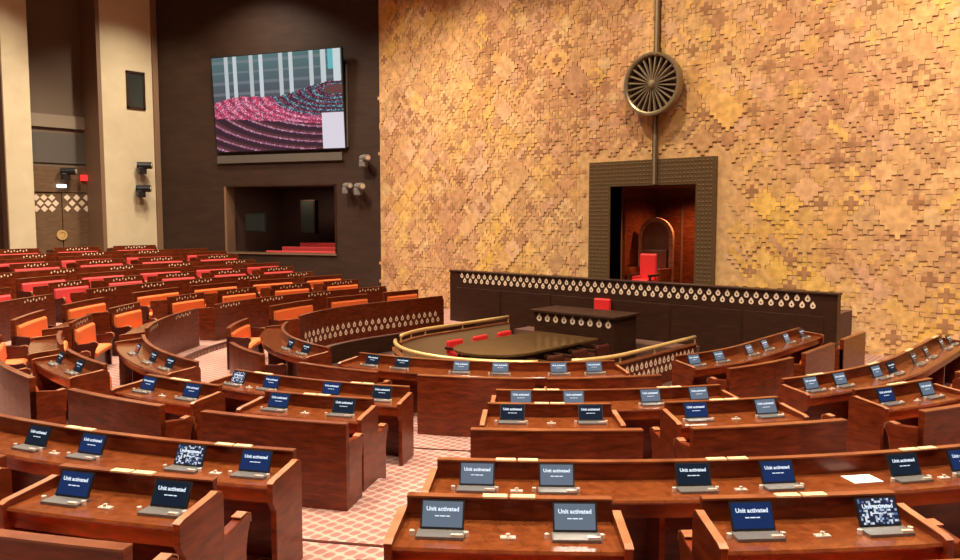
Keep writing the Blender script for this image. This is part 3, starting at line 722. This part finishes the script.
def wall_box(name, label, cat, x0, y0, x1, y1, d0, dep, m, front=None):
    s1, z1 = ws(x0, y0, d0 + dep); s0, z0 = ws(x1, y1, d0 + dep)
    t = thing(name, label, cat, W((s0 + s1) / 2, z0, d0)); b = MB(); wbox(b, s0, s1, z0, z1, d0, d0 + dep); part('casing', b, m, t, bevel=.015)
    if front: b = MB(); wbox(b, s0 + .05, s1 - .05, z0 + .05, z1 - .05, d0 + dep, d0 + dep + .012); part('screen', b, front, t)
    return t
wall_box('gallery_monitor', 'black monitor hanging inside the gallery opening', 'monitor', 244, 213, 266, 232, -.9, .1, 'plastic', 'glass')
t = wall_box('gallery_speaker', 'dark upright box standing inside the gallery opening', 'speaker', 300, 200, 315, 234, -2.4, .3, 'wood_dark', 'glass')
# video screen (leans slightly out at the top)
c_s1 = ws(214.5, 106, .25)[0]; c_s0 = ws(343, 97, .25)[0]
zt = ws(278, 53, .36)[1]; zb_ = ws(280, 150, .14)[1]
vs = thing('video_screen', 'large bright video screen showing rows of red seats, on the dark wall', 'screen', W((c_s0 + c_s1) / 2, zb_, .1))
def V(a, h, d=0):           # a 0..1 left to right as seen, h 0..1 up
    s = c_s1 + (c_s0 - c_s1) * a; z = zb_ + (zt - zb_) * h
    return W(s, z, .14 + .22 * h + d)
b = MB(); b.prism([V(-.006, -.008), V(1.006, -.008), V(1.006, 1.008), V(-.006, 1.008)], Ln * -.10); part('casing', b, 'plastic', vs)
nx, nz = 130, 96
b = MB()
for j in range(nz + 1):
    for i in range(nx + 1): b.v.append(V(i / nx, j / nz, .006))
for j in range(nz):
    for i in range(nx): k = j * (nx + 1) + i; b.f.append((k, k + 1, k + nx + 2, k + nx + 1))
so = part('picture', b, 'picture', vs)
rs = random.Random(5)
def mixc(c1, c2, t): return tuple(x * (1 - t) + y * t for x, y in zip(c1, c2))
def pict(a, h):
    nzv = rs.random(); hs = .52 + .14 * a + .03 * math.sin(a * 9)
    if h > hs:                          # back of the pictured hall: dim teal wall, bright columns
        for cx, cw, br in ((.115, .012, .8), (.185, .015, .9), (.315, .013, .75), (.395, .016, .95), (.545, .013, .8), (.62, .015, .9), (.775, .014, .85), (.865, .016, .9), (.965, .025, 1)):
            if abs(a - cx) < cw: return (.72 * br, .80 * br, .82 * br)
        if .90 < a < .945 and h > .8: return (.15, .55, .60)
        base = mixc((.09, .10, .12), (.10, .20, .20), max(0, (h - .6) / .4))
        return mixc(base, (.25, .28, .30), .5) if abs((h * 9) % 1 - .5) < .12 else base
    if a > .84 and h < .36: return (.86, .80, .90)
    q1 = math.hypot((a - .95) * .55, (h - .60) * 1.0)               # rows curve round the pictured well
    if q1 < .05: return (.16, .06, .05)
    k = (q1 * 24) % 1
    if a > .34 + .3 * (h - .3) and q1 < .27 and h > .18: return ((.05, .12, .16) if nzv < .8 else (.25, .50, .56)) if k < .35 else (.07, .02, .035) if nzv < .8 else (.40, .12, .20)
    if h > .36 - .12 * a: return ((.70, .07, .16) if nzv < .7 else (.85, .45, .60)) if k < .55 else ((.32, .04, .09) if nzv < .8 else (.6, .25, .4))
    k2 = (q1 * 13) % 1
    return (.045, .014, .022) if k2 < .55 else (.12, .035, .035) if k2 < .82 else ((.42, .14, .22) if nzv < .8 else (.7, .4, .55))
ca = so.data.color_attributes.new('Col', 'FLOAT_COLOR', 'CORNER')
for p in so.data.polygons:
    i = p.index % nx; j = p.index // nx; c = pict((i + .5) / nx, (j + .5) / nz)
    for li in p.loop_indices: ca.data[li].color = (*c, 1)
b = MB(); s1, z1 = ws(217, 156, .1); s0, z0 = ws(342, 160, .1); wbox(b, s0, s1, z0, z1, 0, .1); part('ledge', b, 'recess_grey', vs)
b = MB(); s1, z1 = ws(345, 64, .1); s0, z0 = ws(348, 147, .1); wbox(b, s0, s1, z0, z1, 0, .08); part('side_bracket', b, 'recess_grey', vs)

def ptz(label, p, n, r, s=1.0, m='plastic'):
    t = thing('pan_camera', label, 'camera', p); n = Vector(n); r = Vector(r)
    b = MB(); b.obox(p + n * .1, r * .06 * s, n * .1, Z * .06 * s); part('bracket', b, 'grey', t)
    b = MB(); b.obox(p + n * .28 - Z * .04, r * .14 * s, n * .11, Z * .13 * s); part('yoke', b, m, t, bevel=.03)
    b = MB(); c = p + n * .32 + Z * .16 * s + r * .08; ax = (n * .6 + r * .8).normalized()
    b.tube([c - ax * .24 * s, c + ax * .26 * s], .13 * s, 12); part('barrel', b, m, t)
    b = MB(); b.tube([c + ax * .255 * s, c + ax * .285 * s], .09 * s, 12); part('lens', b, 'silver', t)
    return t
def wp(x, y): s, z = ws(x, y); return W(s, z)
ptz('upper pan-tilt camera on the dark wall right beside the video screen', wp(367, 163), Ln, -Ld, 1.0, 'cam_grey')
ptz('pan-tilt camera pair bracket beside the gallery opening, silver faced', wp(350, 190), Ln, -Ld, .9, 'cam_grey')
ptz('lower pan-tilt camera next to the sandstone wall edge', wp(362, 191) + Ln * .02, Ln, -Ld, 1.0, 'cam_grey')

# ------------------------------------------------------------------ pale pillars and door recess
XP = W(sL, 0).x; NX = Vector((1, 0, 0))
def px(x, y, X): return on_plane(x, y, (X, 0, 0), NX)
yA = px(157, 120, XP).y; yB = px(100, 120, XP).y; yC = px(31, 120, XP).y; yD = px(4, 120, XP).y
XR = XP - 1.5
b = MB(); b.box((XP - 1.6, yB, -.5), (XP, yA + .02, CEIL)); pa = struct('wall_pillar', b, 'pale')
b = MB(); b.box((XP - .02, yA - .16, -.5), (XP + .10, yA + .10, CEIL)); struct('trim_6', b, 'pale_trim')
b = MB(); b.box((XP - 1.58, yB - .04, -.5), (XP - .03, yB + .0, CEIL)); b.box((XP - .1, yB - .05, -.5), (XP + .02, yB + .1, CEIL)); struct('trim_7', b, 'pale_trim')
b = MB(); b.box((XP - 1.6, yD, -.5), (XP, yC, CEIL)); struct('wall_pillar', b, 'pale')
b = MB(); b.box((XP - 1.58, yD - .04, -.5), (XP + .02, yD, CEIL)); struct('trim_8', b, 'pale_trim')
b = MB(); b.box((XP - 1.6, yD - 6, -.5), (XP - .5, yD - .04, CEIL)); struct('wall_pillar', b, 'wood_dark')
b = MB(); b.box((XR - .2, yC - .1, -.5), (XR, yB + .1, CEIL)); struct('wall_recess', b, 'recess')
def rbox(mb, x0, y0, x1, y1, d0, d1):
    p = px(x0, y0, XR + d1); q_ = px(x1, y1, XR + d1); mb.box((XR + d0, min(p.y, q_.y), min(p.z, q_.z)), (XR + d1, max(p.y, q_.y), max(p.z, q_.z)))
b = MB(); rbox(b, 26, 112, 99, 131, .002, .12); struct('trim_9', b, 'recess_band')
b = MB(); rbox(b, 26, 131, 99, 165, .002, .06); struct('trim_10', b, 'recess_grey')
b = MB(); rbox(b, 24, 165, 101, 193, .002, .10); struct('trim_11', b, 'door_wood')
for k, (x0, x1) in enumerate(((31, 61.5), (62, 97))):
    p = px((x0 + x1) / 2, 193, XR); dz = ZF[8]
    d_ = tag(link(bpy.data.objects.new('door_%d' % (k + 1), None)), kind='structure'); d_.location = (XR, p.y, dz)
    b = MB(); y0 = px(x0, 200, XR + .08).y; y1 = px(x1, 200, XR + .08).y; zt_ = px(x0, 193, XR + .08).z
    b.box((XR + .005, y0 + .01, dz), (XR + .08, y1 - .01, zt_)); part('leaf', b, 'door_wood', d_)
    zc = px(x0, 203, XR + .08).z; b = MB(); yy0 = px(x0 + 5, 200, XR + .08).y; yy1 = px(x1 - 6, 200, XR + .08).y
    n_ = 5; st = (yy1 - yy0) / n_
    for i in range(n_ + 1):
        for j in range(3):
            if (i + j) % 2: continue
            c = Vector((XR + .082, yy0 + st * i, zc + (j - 1) * .22)); h = .13
            b.prism([c + Vector((0, -h, 0)), c + Vector((0, 0, -h)), c + Vector((0, h, 0)), c + Vector((0, 0, h))], (.02, 0, 0))
    part('lattice', b, 'inlay', d_)
p = px(62, 235, XR + .10)
t = thing('door_emblem', 'round gold emblem on the door between pale pillars', 'emblem', p)
b = MB()
for k_ in range(1): b.stations([[p + Vector((x_, r_ * math.cos(2 * math.pi * i / 24), r_ * math.sin(2 * math.pi * i / 24))) for x_, r_ in ((.0, .2), (.03, .2), (.03, .12), (.0, .12))] for i in range(24)], closed=True)
part('ring', b, 'gold', t)
b = MB(); b.prism([p + Vector((-.012, .11 * math.cos(2 * math.pi * i / 16), .11 * math.sin(2 * math.pi * i / 16))) for i in range(16)], (.02, 0, 0)); part('centre', b, 'gold', t)
p = px(84, 178, XR + .1); t = thing('exit_lamp', 'small red lit sign beside the door lintel', 'sign', p); b = MB(); b.obox(p + NX * .05, NX * .05, Vector((0, .14, 0)), Z * .12); part('lit_face', b, 'exit', t)
p = px(63, 176, XR + .1); t = ptz('dark projector-like camera hanging above the door', p, NX, Vector((0, 1, 0)), 1.1)
p = px(61, 186, XR + .1); t = thing('lamp', 'small white lamp glowing under the camera above the door', 'lamp', p); b = MB(); b.obox(p + NX * .06, NX * .06, Vector((0, .16, 0)), Z * .06); part('glow_face', b, 'white_light', t)
pt = px(139, 170, XP); ptz('upper pan-tilt camera on the pale pillar', pt, NX, Vector((0, 1, 0)), 1.1)
pt = px(138, 193, XP); ptz('lower pan-tilt camera on the pale pillar', pt, NX, Vector((0, 1, 0)), 1.1)
p0 = px(126, 70, XP + .06); p1_ = px(146, 110, XP + .06)
t = thing('booth_window', 'small dark booth window set high in the pale pillar', 'window', (XP, (p0.y + p1_.y) / 2, p1_.z))
b = MB(); ya, yb = sorted((p0.y, p1_.y)); za, zb2 = p1_.z, p0.z
for lo, hi in (((XP, ya, za), (XP + .06, ya + .08, zb2)), ((XP, yb - .08, za), (XP + .06, yb, zb2)), ((XP, ya, za), (XP + .06, yb, za + .08)), ((XP, ya, zb2 - .08), (XP + .06, yb, zb2))): b.box(lo, hi)
part('frame', b, 'wood_dark', t); b = MB(); b.box((XP + .001, ya + .08, za + .08), (XP + .02, yb - .08, zb2 - .08)); part('pane', b, 'glass', t)

# ------------------------------------------------------------------ ceiling
b = MB(); b.box((-24, -26, CEIL), (24, 3, CEIL + .2)); struct('ceiling', b, 'ceiling')
